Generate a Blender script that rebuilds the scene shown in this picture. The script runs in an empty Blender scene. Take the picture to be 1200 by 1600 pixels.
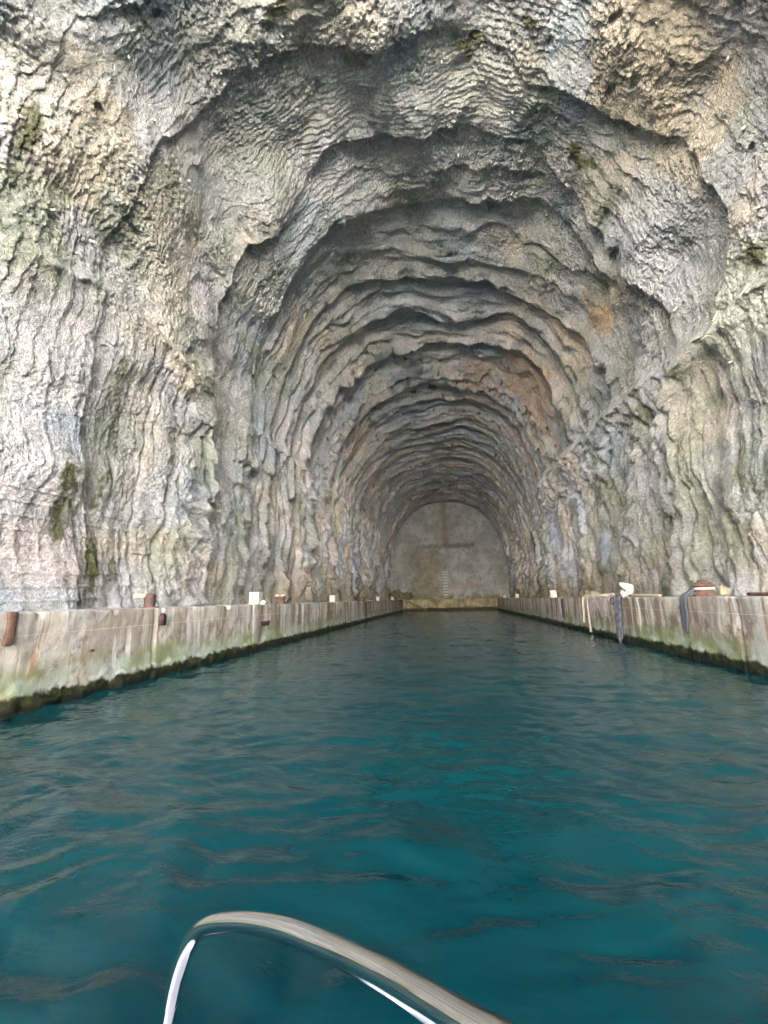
import bpy, bmesh, math, random
import numpy as np
from mathutils import Vector, Matrix

# ------------------------------------------------------------------ camera, world, sun, exposure
SC = bpy.context.scene
COL = SC.collection
R = math.radians
F = 640.0                                   # focal length in pixels of the 1200 x 1600 photograph
CAM = np.array([0.35, 0.0, 1.60])
_Y = np.array([106.0, -135.0, -F]); _Y /= np.linalg.norm(_Y)
_h = np.array([math.cos(0.02), math.sin(0.02), 0.0])
_Z = np.cross(_h, _Y); _Z /= np.linalg.norm(_Z)
_X = np.cross(_Y, _Z)
M = np.stack([_X, _Y, _Z], axis=1)          # world -> camera
cd = bpy.data.cameras.new('camera'); cam = bpy.data.objects.new('camera', cd); COL.objects.link(cam)
cd.sensor_fit = 'AUTO'; cd.sensor_width = 36.0; cd.lens = 36.0 * F / 1600.0
cd.clip_start = 0.02; cd.clip_end = 3000.0
mw = Matrix.Identity(4)
for r_ in range(3):
    for c_ in range(3):
        mw[r_][c_] = float(M[c_, r_])
mw.translation = Vector(CAM)
cam.matrix_world = mw
SC.camera = cam

SUN_EL, SUN_AZ = 50.0, 15.0                 # high behind the hill: the mouth is in shade, the added bounce slope in sun
SUN_DIR = Vector((math.sin(R(SUN_AZ)) * math.cos(R(SUN_EL)), math.cos(R(SUN_AZ)) * math.cos(R(SUN_EL)), math.sin(R(SUN_EL))))
world = bpy.data.worlds.new('World'); SC.world = world; world.use_nodes = True
wn = world.node_tree.nodes; wl = world.node_tree.links
bg = wn['Background']
sky = wn.new('ShaderNodeTexSky'); sky.sky_type = 'NISHITA'; sky.sun_disc = False
sky.sun_elevation = R(SUN_EL); sky.sun_rotation = R(SUN_AZ); sky.dust_density = 2.5; sky.air_density = 1.0; sky.ozone_density = 1.0
wl.new(sky.outputs[0], bg.inputs[0]); bg.inputs[1].default_value = 0.15
sl = bpy.data.lights.new('sun', 'SUN'); sl.energy = 5.0; sl.angle = R(0.5); sl.color = (1.0, 0.95, 0.87)
so = bpy.data.objects.new('sun', sl); COL.objects.link(so)
so.rotation_euler = SUN_DIR.to_track_quat('Z', 'Y').to_euler()
so.location = (0, -30, 60)
SC.view_settings.view_transform = 'Standard'
try: SC.view_settings.look = 'None'
except Exception: pass
SC.view_settings.exposure = 4.60
SC.view_settings.gamma = 1.0
SC.render.engine = 'CYCLES'
SC.cycles.use_denoising = True
SC.cycles.max_bounces = 10
SC.cycles.diffuse_bounces = 8
SC.cycles.glossy_bounces = 5
SC.cycles.sample_clamp_indirect = 6.0
SC.cycles.caustics_reflective = True
SC.cycles.blur_glossy = 1.0
SC.cycles.caustics_refractive = False

# ------------------------------------------------------------------ helpers
def tag(o, label=None, cat=None, group=None, kind=None):
    if label: o['label'] = label
    if cat: o['category'] = cat
    if group: o['group'] = group
    if kind: o['kind'] = kind
    return o

def obj(name, me, mat=None, parent=None, smooth=True):
    if isinstance(me, bmesh.types.BMesh):
        bm = me
        bmesh.ops.recalc_face_normals(bm, faces=bm.faces)
        me = bpy.data.meshes.new(name); bm.to_mesh(me); bm.free()
    o = bpy.data.objects.new(name, me); COL.objects.link(o)
    if mat: me.materials.append(mat)
    if smooth and len(me.polygons):
        me.polygons.foreach_set('use_smooth', np.ones(len(me.polygons), dtype=bool))
    if parent: o.parent = parent
    return o

def empty(name, loc=(0, 0, 0), rz=0.0):
    o = bpy.data.objects.new(name, None); COL.objects.link(o)
    o.location = loc; o.rotation_euler = (0, 0, rz); o.empty_display_size = 0.2
    return o

def grid_mesh(name, P, flip=False, attrs=None):
    """P: (n, m, 3) array -> quad mesh"""
    n, m = P.shape[:2]
    idx = np.arange(n * m, dtype=np.int32).reshape(n, m)
    q = np.stack([idx[:-1, :-1], idx[:-1, 1:], idx[1:, 1:], idx[1:, :-1]], axis=-1).reshape(-1, 4)
    if flip: q = q[:, ::-1]
    me = bpy.data.meshes.new(name)
    me.vertices.add(n * m); me.vertices.foreach_set('co', P.astype(np.float32).ravel())
    me.loops.add(q.size); me.loops.foreach_set('vertex_index', np.ascontiguousarray(q).ravel())
    me.polygons.add(len(q))
    me.polygons.foreach_set('loop_start', np.arange(0, q.size, 4, dtype=np.int32))
    me.polygons.foreach_set('loop_total', np.full(len(q), 4, dtype=np.int32))
    me.update(calc_edges=True); me.validate()
    for k, A in (attrs or {}).items():
        if A.ndim == 3:
            a = me.attributes.new(k, 'FLOAT_COLOR', 'POINT')
            c = np.concatenate([A, np.ones(A.shape[:2] + (1,))], axis=-1)
            a.data.foreach_set('color', c.astype(np.float32).ravel())
        else:
            a = me.attributes.new(k, 'FLOAT', 'POINT')
            a.data.foreach_set('value', A.astype(np.float32).ravel())
    return me

rng = np.random.RandomState(7)
_perm = rng.permutation(256).astype(np.int32); _perm = np.concatenate([_perm, _perm, _perm])
_g = rng.normal(size=(256, 3)); _g /= np.linalg.norm(_g, axis=1)[:, None]; _g = _g.astype(np.float32)
def perlin(x, y, z):
    x = np.asarray(x, np.float32); y = np.asarray(y, np.float32); z = np.asarray(z, np.float32)
    x, y, z = np.broadcast_arrays(x, y, z)
    xi = np.floor(x).astype(np.int32); yi = np.floor(y).astype(np.int32); zi = np.floor(z).astype(np.int32)
    xf = x - xi; yf = y - yi; zf = z - zi
    xi &= 255; yi &= 255; zi &= 255
    u = xf * xf * xf * (xf * (xf * 6 - 15) + 10); v = yf * yf * yf * (yf * (yf * 6 - 15) + 10); w = zf * zf * zf * (zf * (zf * 6 - 15) + 10)
    def g(a, b, c):
        h = _perm[_perm[_perm[xi + a] + yi + b] + zi + c]
        G = _g[h]
        return G[..., 0] * (xf - a) + G[..., 1] * (yf - b) + G[..., 2] * (zf - c)
    def L(a, b, t): return a + t * (b - a)
    return 1.6 * L(L(L(g(0,0,0), g(1,0,0), u), L(g(0,1,0), g(1,1,0), u), v), L(L(g(0,0,1), g(1,0,1), u), L(g(0,1,1), g(1,1,1), u), v), w)
def fbm(x, y, z, o=4, gain=0.5):
    s = 0; a = 1.0
    for i in range(o):
        s = s + a * perlin(x + 13.7 * i, y + 7.3 * i, z - 5.1 * i); x = x * 2.03; y = y * 2.03; z = z * 2.03; a *= gain
    return s
def worley(x, y, z):
    x, y, z = (np.asarray(t, np.float32) for t in (x, y, z))
    xi = np.floor(x).astype(np.int32); yi = np.floor(y).astype(np.int32); zi = np.floor(z).astype(np.int32)
    d1 = np.full(x.shape, 9.0, np.float32)
    jit = rng_w
    for a in (-1, 0, 1):
        for b in (-1, 0, 1):
            for c in (-1, 0, 1):
                h = _perm[_perm[_perm[(xi + a) & 255] + ((yi + b) & 255)] + ((zi + c) & 255)]
                J = jit[h]
                d = (xi + a + J[..., 0] - x) ** 2 + (yi + b + J[..., 1] - y) ** 2 + (zi + c + J[..., 2] - z) ** 2
                d1 = np.minimum(d1, d)
    return np.sqrt(d1)
rng_w = np.random.RandomState(3).rand(256, 3).astype(np.float32)
def sstep(a, b, x):
    t = np.clip((x - a) / (b - a), 0, 1); return t * t * (3 - 2 * t)

# ------------------------------------------------------------------ tunnel profile and picture -> place
QZ = 1.52                                    # quay top above the water
XL, XR = -6.32, 6.32                         # quay faces
YM, YE = -13.0, 58.0                          # tunnel mouth behind the camera, end wall
def prof(c, s, y):
    """distance from the axis (at quay level) to the untouched vault in direction (c, s)"""
    fl = np.clip((7.0 - y) / 20.0, 0, 1) ** 1.25  # mouth flared out of view so more skylight reaches the ceiling
    m = np.clip((58.0 - y) / 50.0, 0, 1)
    a = 8.15 + 0.45 * m + 5.0 * fl; H = 13.4 + 2.7 * m + 10.0 * fl
    n = 2.45
    return (np.abs(c / a) ** n + np.abs(s / H) ** n) ** (-1 / n)
def ray(px, py):
    d = M.T @ np.array([px - 600.0, 800.0 - py, -F]); return d / np.linalg.norm(d)
def on_vault(px, py, off=0.0):
    d = ray(px, py); t = np.arange(1.0, 110.0, 0.02)
    P = CAM[None] + t[:, None] * d[None]
    x = P[:, 0]; z = np.maximum(P[:, 2] - 1.45, 1e-6); r = np.hypot(x, z)
    out = r >= prof(x / r, z / r, P[:, 1]) + off
    k = int(np.argmax(out)); th = math.atan2(z[k], -x[k])
    return th, float(P[k, 1]), P[k]
def depth_at(px, lateral):                   # depth of something standing 'lateral' metres beside the camera
    d = ray(px, 940.0); return d[1] * lateral / d[0]

# ------------------------------------------------------------------ materials
class NT:
    def __init__(s, name):
        s.m = bpy.data.materials.new(name); s.m.use_nodes = True
        s.t = s.m.node_tree; s.n = s.t.nodes; s.l = s.t.links
        s.b = s.n['Principled BSDF']
    def new(s, t, **kw):
        n = s.n.new(t)
        for k, v in kw.items(): setattr(n, k, v)
        return n
    def set(s, sock, v):
        if isinstance(v, bpy.types.NodeSocket): s.l.new(v, sock)
        elif isinstance(v, (tuple, list)) and len(v) == 3 and sock.type == 'RGBA': sock.default_value = (*v, 1)
        else: sock.default_value = v
    def pos(s, scale=(1, 1, 1), off=(0, 0, 0), coord='pos'):
        if coord == 'pos': src = s.new('ShaderNodeNewGeometry').outputs['Position']
        else: src = s.new('ShaderNodeTexCoord').outputs['Object']
        mp = s.new('ShaderNodeMapping'); s.l.new(src, mp.inputs[0]); mp.inputs['Scale'].default_value = scale; mp.inputs['Location'].default_value = off
        return mp.outputs[0]
    def noise(s, vec, scale=1, detail=4, rough=0.55, dist=0):
        n = s.new('ShaderNodeTexNoise'); s.l.new(vec, n.inputs['Vector'])
        n.inputs['Scale'].default_value = scale; n.inputs['Detail'].default_value = detail; n.inputs['Roughness'].default_value = rough; n.inputs['Distortion'].default_value = dist
        return n.outputs[0]
    def voro(s, vec, scale=1, feature='F1'):
        n = s.new('ShaderNodeTexVoronoi', feature=feature); s.l.new(vec, n.inputs['Vector']); n.inputs['Scale'].default_value = scale
        return n.outputs['Distance']
    def ramp(s, v, a, b, lo=0.0, hi=1.0):
        n = s.new('ShaderNodeMapRange', interpolation_type='SMOOTHSTEP'); s.set(n.inputs[0], v)
        n.inputs[1].default_value = a; n.inputs[2].default_value = b; n.inputs[3].default_value = lo; n.inputs[4].default_value = hi
        return n.outputs[0]
    def math(s, op, a, b=0.0, c=0.0):
        n = s.new('ShaderNodeMath', operation=op); s.set(n.inputs[0], a); s.set(n.inputs[1], b); s.set(n.inputs[2], c); return n.outputs[0]
    def mix(s, f, a, b, mode='MIX'):
        n = s.new('ShaderNodeMix', data_type='RGBA', blend_type=mode); s.set(n.inputs[0], f); s.set(n.inputs[6], a); s.set(n.inputs[7], b); return n.outputs[2]
    def attr(s, name, out='Color'):
        n = s.new('ShaderNodeAttribute'); n.attribute_name = name; return n.outputs[out]
    def sep(s, v):
        n = s.new('ShaderNodeSeparateXYZ'); s.l.new(v, n.inputs[0]); return n.outputs
    def bump(s, h, strength=0.5, dist=0.02, prev=None):
        n = s.new('ShaderNodeBump'); s.l.new(h, n.inputs['Height']); n.inputs['Strength'].default_value = strength; n.inputs['Distance'].default_value = dist
        if prev: s.l.new(prev, n.inputs['Normal'])
        return n.outputs[0]
    def out(s, col=None, rough=None, normal=None, metal=None, spec=None):
        if col is not None: s.set(s.b.inputs['Base Color'], col)
        if rough is not None: s.set(s.b.inputs['Roughness'], rough)
        if metal is not None: s.set(s.b.inputs['Metallic'], metal)
        if spec is not None: s.set(s.b.inputs['Specular IOR Level'], spec)
        if normal is not None: s.l.new(normal, s.b.inputs['Normal'])
        return s.m

def mat_rock():
    t = NT('sprayed_rock'); p = t.pos()
    c = t.attr('tone')
    n1 = t.noise(p, 2.2, 6, 0.65); n2 = t.noise(p, 11.0, 5, 0.6); n3 = t.noise(p, 45.0, 3, 0.6)
    c = t.mix(t.ramp(n1, 0.30, 0.70), t.mix(1.0, c, (0.80, 0.81, 0.82), 'MULTIPLY'), t.mix(1.0, c, (1.16, 1.15, 1.13), 'MULTIPLY'))
    c = t.mix(t.ramp(n2, 0.35, 0.68), t.mix(1.0, c, (0.78, 0.77, 0.74), 'MULTIPLY'), t.mix(1.0, c, (1.14, 1.14, 1.14), 'MULTIPLY'))
    c = t.mix(t.ramp(n3, 0.60, 0.72, 0.0, 0.35), c, (0.62, 0.60, 0.56))
    c = t.mix(t.ramp(t.noise(p, 7.0, 5, 0.75), 0.66, 0.74, 0.0, 0.5), c, (0.13, 0.125, 0.10))
    v1 = t.voro(p, 13.0); v2 = t.voro(p, 34.0)
    nod = t.attr('nodule', 'Fac')
    h = t.math('ADD', t.math('MULTIPLY', t.noise(p, 9.0, 7, 0.68), 1.2), t.math('MULTIPLY', t.math('MULTIPLY', v1, -1.3), nod))
    h = t.math('ADD', h, t.math('MULTIPLY', v2, -0.45))
    b = t.bump(h, 1.0, 0.10)
    b = t.bump(t.noise(p, 50.0, 4, 0.7), 0.8, 0.02, b)
    return t.out(c, t.ramp(n2, 0.3, 0.7, 0.72, 0.95), b, spec=0.3)

def mat_quay():
    t = NT('stained_concrete'); p = t.pos(); x, y, z = t.sep(p)
    st = t.noise(t.pos((1.0, 3.2, 0.25)), 1.0, 6, 0.6)       # vertical streaks
    st2 = t.noise(t.pos((1.0, 6.5, 0.5), (3, 5, 1)), 1.0, 5, 0.6)
    st3 = t.noise(t.pos((1.0, 2.0, 0.18), (9, 2, 1)), 1.0, 5, 0.65)
    big = t.noise(p, 0.7, 4, 0.6)
    c = t.mix(t.ramp(big, 0.35, 0.65), (0.42, 0.40, 0.37), (0.52, 0.47, 0.39))
    c = t.mix(t.ramp(st, 0.54, 0.66, 0, 0.6), c, (0.26, 0.22, 0.18))
    c = t.mix(t.math('MULTIPLY', t.ramp(t.noise(t.pos((1, 1.3, 0.9), (2, 8, 1)), 0.9, 8, 0.75), 0.52, 0.60, 0, 0.75), t.ramp(z, 1.35, 0.9)), c, (0.15, 0.10, 0.075))
    c = t.mix(t.ramp(t.noise(p, 1.7, 8, 0.78), 0.53, 0.60, 0, 0.7), c, (0.60, 0.57, 0.51))
    far = t.ramp(y, 8.0, 20.0)
    c = t.mix(t.ramp(st2, 0.58, 0.68, 0, 0.75), c, (0.30, 0.17, 0.09))
    c = t.mix(t.ramp(st2, 0.40, 0.33, 0, 0.8), c, (0.68, 0.66, 0.62))
    c = t.mix(t.ramp(t.noise(p, 6.0, 6, 0.7), 0.58, 0.70, 0, 0.5), c, (0.60, 0.55, 0.48))
    c = t.mix(t.math('MULTIPLY', t.ramp(st3, 0.44, 0.58, 0, 0.85), t.ramp(y, 9.0, 15.0, 0.6, 1.0)), c, (0.15, 0.115, 0.08))
    c = t.mix(t.math('MULTIPLY', t.ramp(st, 0.42, 0.34, 0, 0.8), far), c, (0.62, 0.60, 0.55))
    # heights jittered for ragged tide marks
    zz = t.math('ADD', z, t.math('MULTIPLY', t.math('SUBTRACT', t.noise(t.pos((1, 2.4, 1.0)), 1.0, 6, 0.62), 0.5), 0.62))
    g = t.math('MULTIPLY', t.ramp(zz, 0.85, 0.50), t.ramp(t.noise(p, 0.55, 4, 0.6), 0.40, 0.56))
    c = t.mix(t.math('MULTIPLY', g, 0.85), c, (0.20, 0.23, 0.10))
    w = t.math('MULTIPLY', t.ramp(zz, 0.62, 0.50), t.ramp(t.noise(t.pos((1, 1.2, 1), (4, 4, 4)), 1.0, 4), 0.45, 0.55))
    c = t.mix(t.math('MULTIPLY', w, 0.6), c, (0.36, 0.41, 0.34))
    zn = t.math('ADD', z, t.math('MULTIPLY', t.math('SUBTRACT', t.noise(t.pos((1, 3.5, 2.0)), 1.0, 6, 0.7), 0.5), 0.40))
    alg = t.ramp(zn, 0.27, 0.20)
    c = t.mix(alg, c, t.mix(t.ramp(t.noise(p, 5.0, 5), 0.35, 0.65), (0.010, 0.011, 0.005), (0.042, 0.045, 0.016)))
    c = t.mix(t.ramp(z, 0.16, 0.04), c, (0.012, 0.013, 0.007))
    # casting line
    ln = t.math('ABSOLUTE', t.math('SUBTRACT', z, 1.16))
    c = t.mix(t.ramp(ln, 0.012, 0.004, 0, 0.35), c, (0.7, 0.66, 0.6))
    h = t.math('ADD', t.noise(p, 14.0, 7, 0.7), t.math('MULTIPLY', t.noise(p, 5.0, 4), 1.0))
    return t.out(c, t.ramp(zn, 0.3, 0.5, 0.5, 0.85), t.bump(h, 0.7, 0.03), spec=0.35)

def mat_simple(name, c1, c2, scale=8.0, rough=0.7, metal=0.0, bump=0.3, bd=0.01, c3=None, spec=0.5):
    t = NT(name); p = t.pos(coord='obj')
    n = t.noise(p, scale, 6, 0.65)
    c = t.mix(t.ramp(n, 0.35, 0.65), c1, c2)
    if c3: c = t.mix(t.ramp(t.noise(p, scale * 1.7, 5, 0.7), 0.56, 0.66), c, c3)
    return t.out(c, rough, t.bump(t.noise(p, scale * 4, 5, 0.7), bump, bd), metal, spec)

def mat_water():
    t = NT('sea_water'); p = t.pos()
    n0 = t.noise(t.pos((1.0, 1.0, 1)), 0.35, 4, 0.5)
    c = t.mix(t.ramp(n0, 0.35, 0.65), (0.0005, 0.034, 0.039), (0.0008, 0.042, 0.045))
    h = t.math('ADD', t.noise(t.pos((1.0, 2.0, 1)), 3.2, 4, 0.5, 0.6), t.math('MULTIPLY', t.noise(t.pos((1.3, 2.2, 1)), 9.0, 3, 0.5, 0.4), 0.25))
    b = t.bump(h, 0.26, 0.045)
    t.b.inputs['IOR'].default_value = 1.33
    return t.out(c, 0.045, b)

def mat_endwall():
    t = NT('end_concrete'); p = t.pos(); x, y, z = t.sep(p)
    n = t.noise(p, 0.5, 6, 0.6)
    c = t.mix(t.ramp(n, 0.35, 0.65), (0.19, 0.195, 0.19), (0.28, 0.285, 0.275))
    c = t.mix(t.ramp(t.noise(p, 1.6, 8, 0.78), 0.47, 0.62, 0, 0.6), c, (0.12, 0.12, 0.11))
    wob = t.math('ADD', t.math('MULTIPLY', t.math('SUBTRACT', t.noise(t.pos((0.9, 1, 0.7)), 0.8, 8, 0.72), 0.5), 2.6), t.math('MULTIPLY', t.math('SUBTRACT', t.noise(p, 3.5, 6, 0.8), 0.5), 0.9))
    # brown seep running down from the crown
    dx = t.math('ABSOLUTE', t.math('ADD', t.math('SUBTRACT', x, -0.15), t.math('MULTIPLY', wob, 0.35)))
    s1 = t.math('MULTIPLY', t.ramp(dx, 0.75, 0.10), t.ramp(z, 8.3, 9.2))
    c = t.mix(t.math('MULTIPLY', s1, 0.6), c, (0.09, 0.06, 0.04))
    dx2 = t.math('ABSOLUTE', t.math('ADD', t.math('SUBTRACT', x, -0.2), wob))
    c = t.mix(t.math('MULTIPLY', t.math('MULTIPLY', t.ramp(dx2, 1.6, 0.7), t.ramp(z, 8.3, 9.0)), 0.3), c, (0.18, 0.16, 0.13))
    # dark ragged crack
    dz = t.math('ABSOLUTE', t.math('ADD', t.math('SUBTRACT', z, 8.75), t.math('MULTIPLY', wob, 0.5)))
    cr = t.math('MULTIPLY', t.ramp(dz, 0.55, 0.05), t.math('MULTIPLY', t.ramp(x, -4.6, -4.0), t.ramp(x, 4.2, 3.6)))
    cr = t.math('MULTIPLY', cr, t.ramp(t.noise(p, 2.0, 6, 0.75), 0.36, 0.52))
    c = t.mix(t.math('MULTIPLY', cr, 0.6), c, (0.06, 0.055, 0.05))
    # olive-brown patch low on the left
    wb = t.math('MULTIPLY', wob, 2.2); pt = t.math('MULTIPLY', t.math('MULTIPLY', t.ramp(t.math('ADD', x, wb), -5.6, -4.4), t.ramp(t.math('ADD', x, wb), -0.4, -2.0)), t.ramp(t.math('ADD', z, wb), 9.0, 7.8))
    c = t.mix(t.math('MULTIPLY', pt, 0.75), c, t.mix(t.ramp(t.noise(p, 1.2, 6, 0.7), 0.4, 0.6), (0.11, 0.10, 0.06), (0.19, 0.175, 0.125)))
    # rusty specks upper left
    sp = t.math('MULTIPLY', t.ramp(t.noise(t.pos((1.6, 1, 1.2)), 1.3, 6, 0.7), 0.60, 0.68), t.math('MULTIPLY', t.math('MULTIPLY', t.ramp(x, -6.8, -6.2), t.ramp(x, -2.0, -2.8)), t.math('MULTIPLY', t.ramp(z, 10.6, 11.2), t.ramp(z, 13.3, 12.6))))
    c = t.mix(t.math('MULTIPLY', sp, 0.9), c, (0.08, 0.055, 0.035))
    c = t.mix(t.math('MULTIPLY', t.ramp(z, 2.6, 1.5), t.ramp(t.noise(p, 0.8, 5), 0.38, 0.6)), c, (0.12, 0.11, 0.055))
    return t.out(c, 0.9, t.bump(t.noise(p, 3.0, 7, 0.7), 0.6, 0.06), spec=0.2)

MR = mat_rock(); MQ = mat_quay(); MWAT = mat_water(); MEND = mat_endwall()
M_rust = mat_simple('rusty_iron', (0.08, 0.045, 0.033), (0.15, 0.085, 0.055), 9, 0.8, 0.0, 0.6, 0.01, (0.10, 0.05, 0.04), 0.3)
M_darkrust = mat_simple('dark_rusty_iron', (0.04, 0.026, 0.026), (0.11, 0.05, 0.04), 14, 0.75, 0.0, 0.5, 0.01)
M_flake = mat_simple('flaking_pale_paint', (0.36, 0.27, 0.16), (0.44, 0.36, 0.22), 10, 0.7, 0.0, 0.5, 0.008, (0.30, 0.13, 0.07))
M_white = mat_simple('white_block_paint', (0.40, 0.385, 0.33), (0.50, 0.485, 0.43), 5, 0.65, 0.0, 0.4, 0.008, (0.42, 0.38, 0.30))
M_yellow = mat_simple('faded_yellow_paint', (0.25, 0.225, 0.13), (0.30, 0.275, 0.17), 7, 0.75, 0.0, 0.5, 0.01, (0.34, 0.24, 0.12))
M_rope = mat_simple('weathered_rope', (0.05, 0.055, 0.065), (0.12, 0.12, 0.135), 30, 0.9, 0.0, 0.8, 0.01)
M_tan = mat_simple('bleached_rope', (0.34, 0.28, 0.21), (0.44, 0.37, 0.30), 20, 0.9, 0.0, 0.7, 0.008)
M_cloth = mat_simple('grey_blue_rag', (0.07, 0.07, 0.09), (0.20, 0.20, 0.23), 6, 0.85, 0.0, 0.7, 0.02)
M_cloth2 = mat_simple('pale_pink_rag', (0.36, 0.30, 0.27), (0.50, 0.44, 0.41), 7, 0.9, 0.0, 0.7, 0.02, (0.34, 0.24, 0.20))
M_stub = mat_simple('pale_anchor_mortar', (0.46, 0.43, 0.36), (0.58, 0.55, 0.47), 20, 0.85, 0.0, 0.4, 0.005)
M_rubble = mat_simple('muddy_rubble', (0.07, 0.065, 0.04), (0.15, 0.13, 0.08), 3, 0.95, 0.0, 0.8, 0.05)
M_pink = mat_simple('faded_red_paint', (0.26, 0.12, 0.13), (0.27, 0.17, 0.17), 2.5, 0.9, 0.0, 0.3, 0.005, (0.22, 0.19, 0.18))
M_black = mat_simple('black_paint', (0.02, 0.02, 0.02), (0.05, 0.05, 0.045), 6, 0.8)
M_gauge = mat_simple('pale_gauge_paint', (0.30, 0.30, 0.28), (0.38, 0.38, 0.35), 4, 0.85)
t_ = NT('polished_steel'); M_steel = t_.out((0.74, 0.75, 0.77), t_.ramp(t_.noise(t_.pos(coord='obj'), 30, 5, 0.7), 0.3, 0.75, 0.06, 0.12), t_.bump(t_.noise(t_.pos(coord='obj'), 7, 2), 0.04, 0.003), 1.0)

# ------------------------------------------------------------------ rock vault
# ledge lips round the vault: (picture x, picture y, step in metres), left foot to right foot
LEDGES = [
 [(90,900,.10),(110,650,.10),(150,480,.15),(190,350,.28),(215,300,.32),(250,225,.32),(330,185,.18),(430,95,.30),(560,60,.22),(640,45,.30),(700,50,.22),(790,85,.15),(825,125,.2),(920,135,.35),(950,175,.38),(1010,210,.38),(1080,270,.42),(1125,340,.5),(1130,400,.5),(1110,550,.25),(1150,700,.3),(1160,900,.3)],
 [(290,930,.45),(300,800,.5),(320,700,.6),(326,600,.75),(338,540,.85),(360,460,.8),(390,385,.7),(430,350,.45),(475,290,.25),(510,232,.38),(560,217,.5),(600,208,.55),(660,200,.48),(700,198,.38),(770,205,.25),(825,225,.2),(875,280,.4),(920,345,.55),(980,425,.6),(1040,480,.6),(1055,560,.7),(1040,650,.5),(1060,780,.35),(1080,930,.35)],
 [(360,930,.35),(375,800,.45),(385,700,.5),(395,620,.35),(420,520,.2),(450,430,.35),(500,360,.35),(560,330,.4),(600,325,.38),(670,325,.4),(740,322,.4),(840,320,.3),(880,350,.35),(920,385,.4),(960,430,.4),(985,520,.25),(1000,620,.35),(1000,760,.4),(985,930,.35)],
 [(400,930,.35),(410,750,.4),(430,640,.3),(460,560,.25),(510,480,.35),(570,445,.4),(670,440,.4),(750,445,.45),(790,465,.45),(850,495,.5),(900,530,.55),(945,590,.6),(955,650,.55),(945,760,.3),(950,930,.35)],
 [(435,930,.4),(450,760,.45),(470,640,.5),(515,560,.5),(545,535,.5),(600,505,.6),(650,492,.6),(690,512,.6),(750,510,.5),(800,500,.4),(840,530,.45),(870,570,.5),(900,620,.5),(920,680,.45),(905,780,.4),(920,930,.4)],
 [(470,930,.5),(482,800,.6),(482,720,.7),(500,660,.8),(535,615,.8),(575,585,.8),(650,550,.6),(730,542,.6),(790,550,.6),(835,575,.65),(865,625,.7),(890,690,.7),(875,780,.4),(890,930,.4)],
 [(505,930,.45),(510,830,.45),(515,765,.5),(535,700,.5),(590,635,.55),(630,612,.55),(660,604,.6),(710,607,.6),(765,622,.5),(800,650,.5),(830,690,.5),(850,745,.5),(850,830,.45),(865,930,.45)],
]
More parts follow.
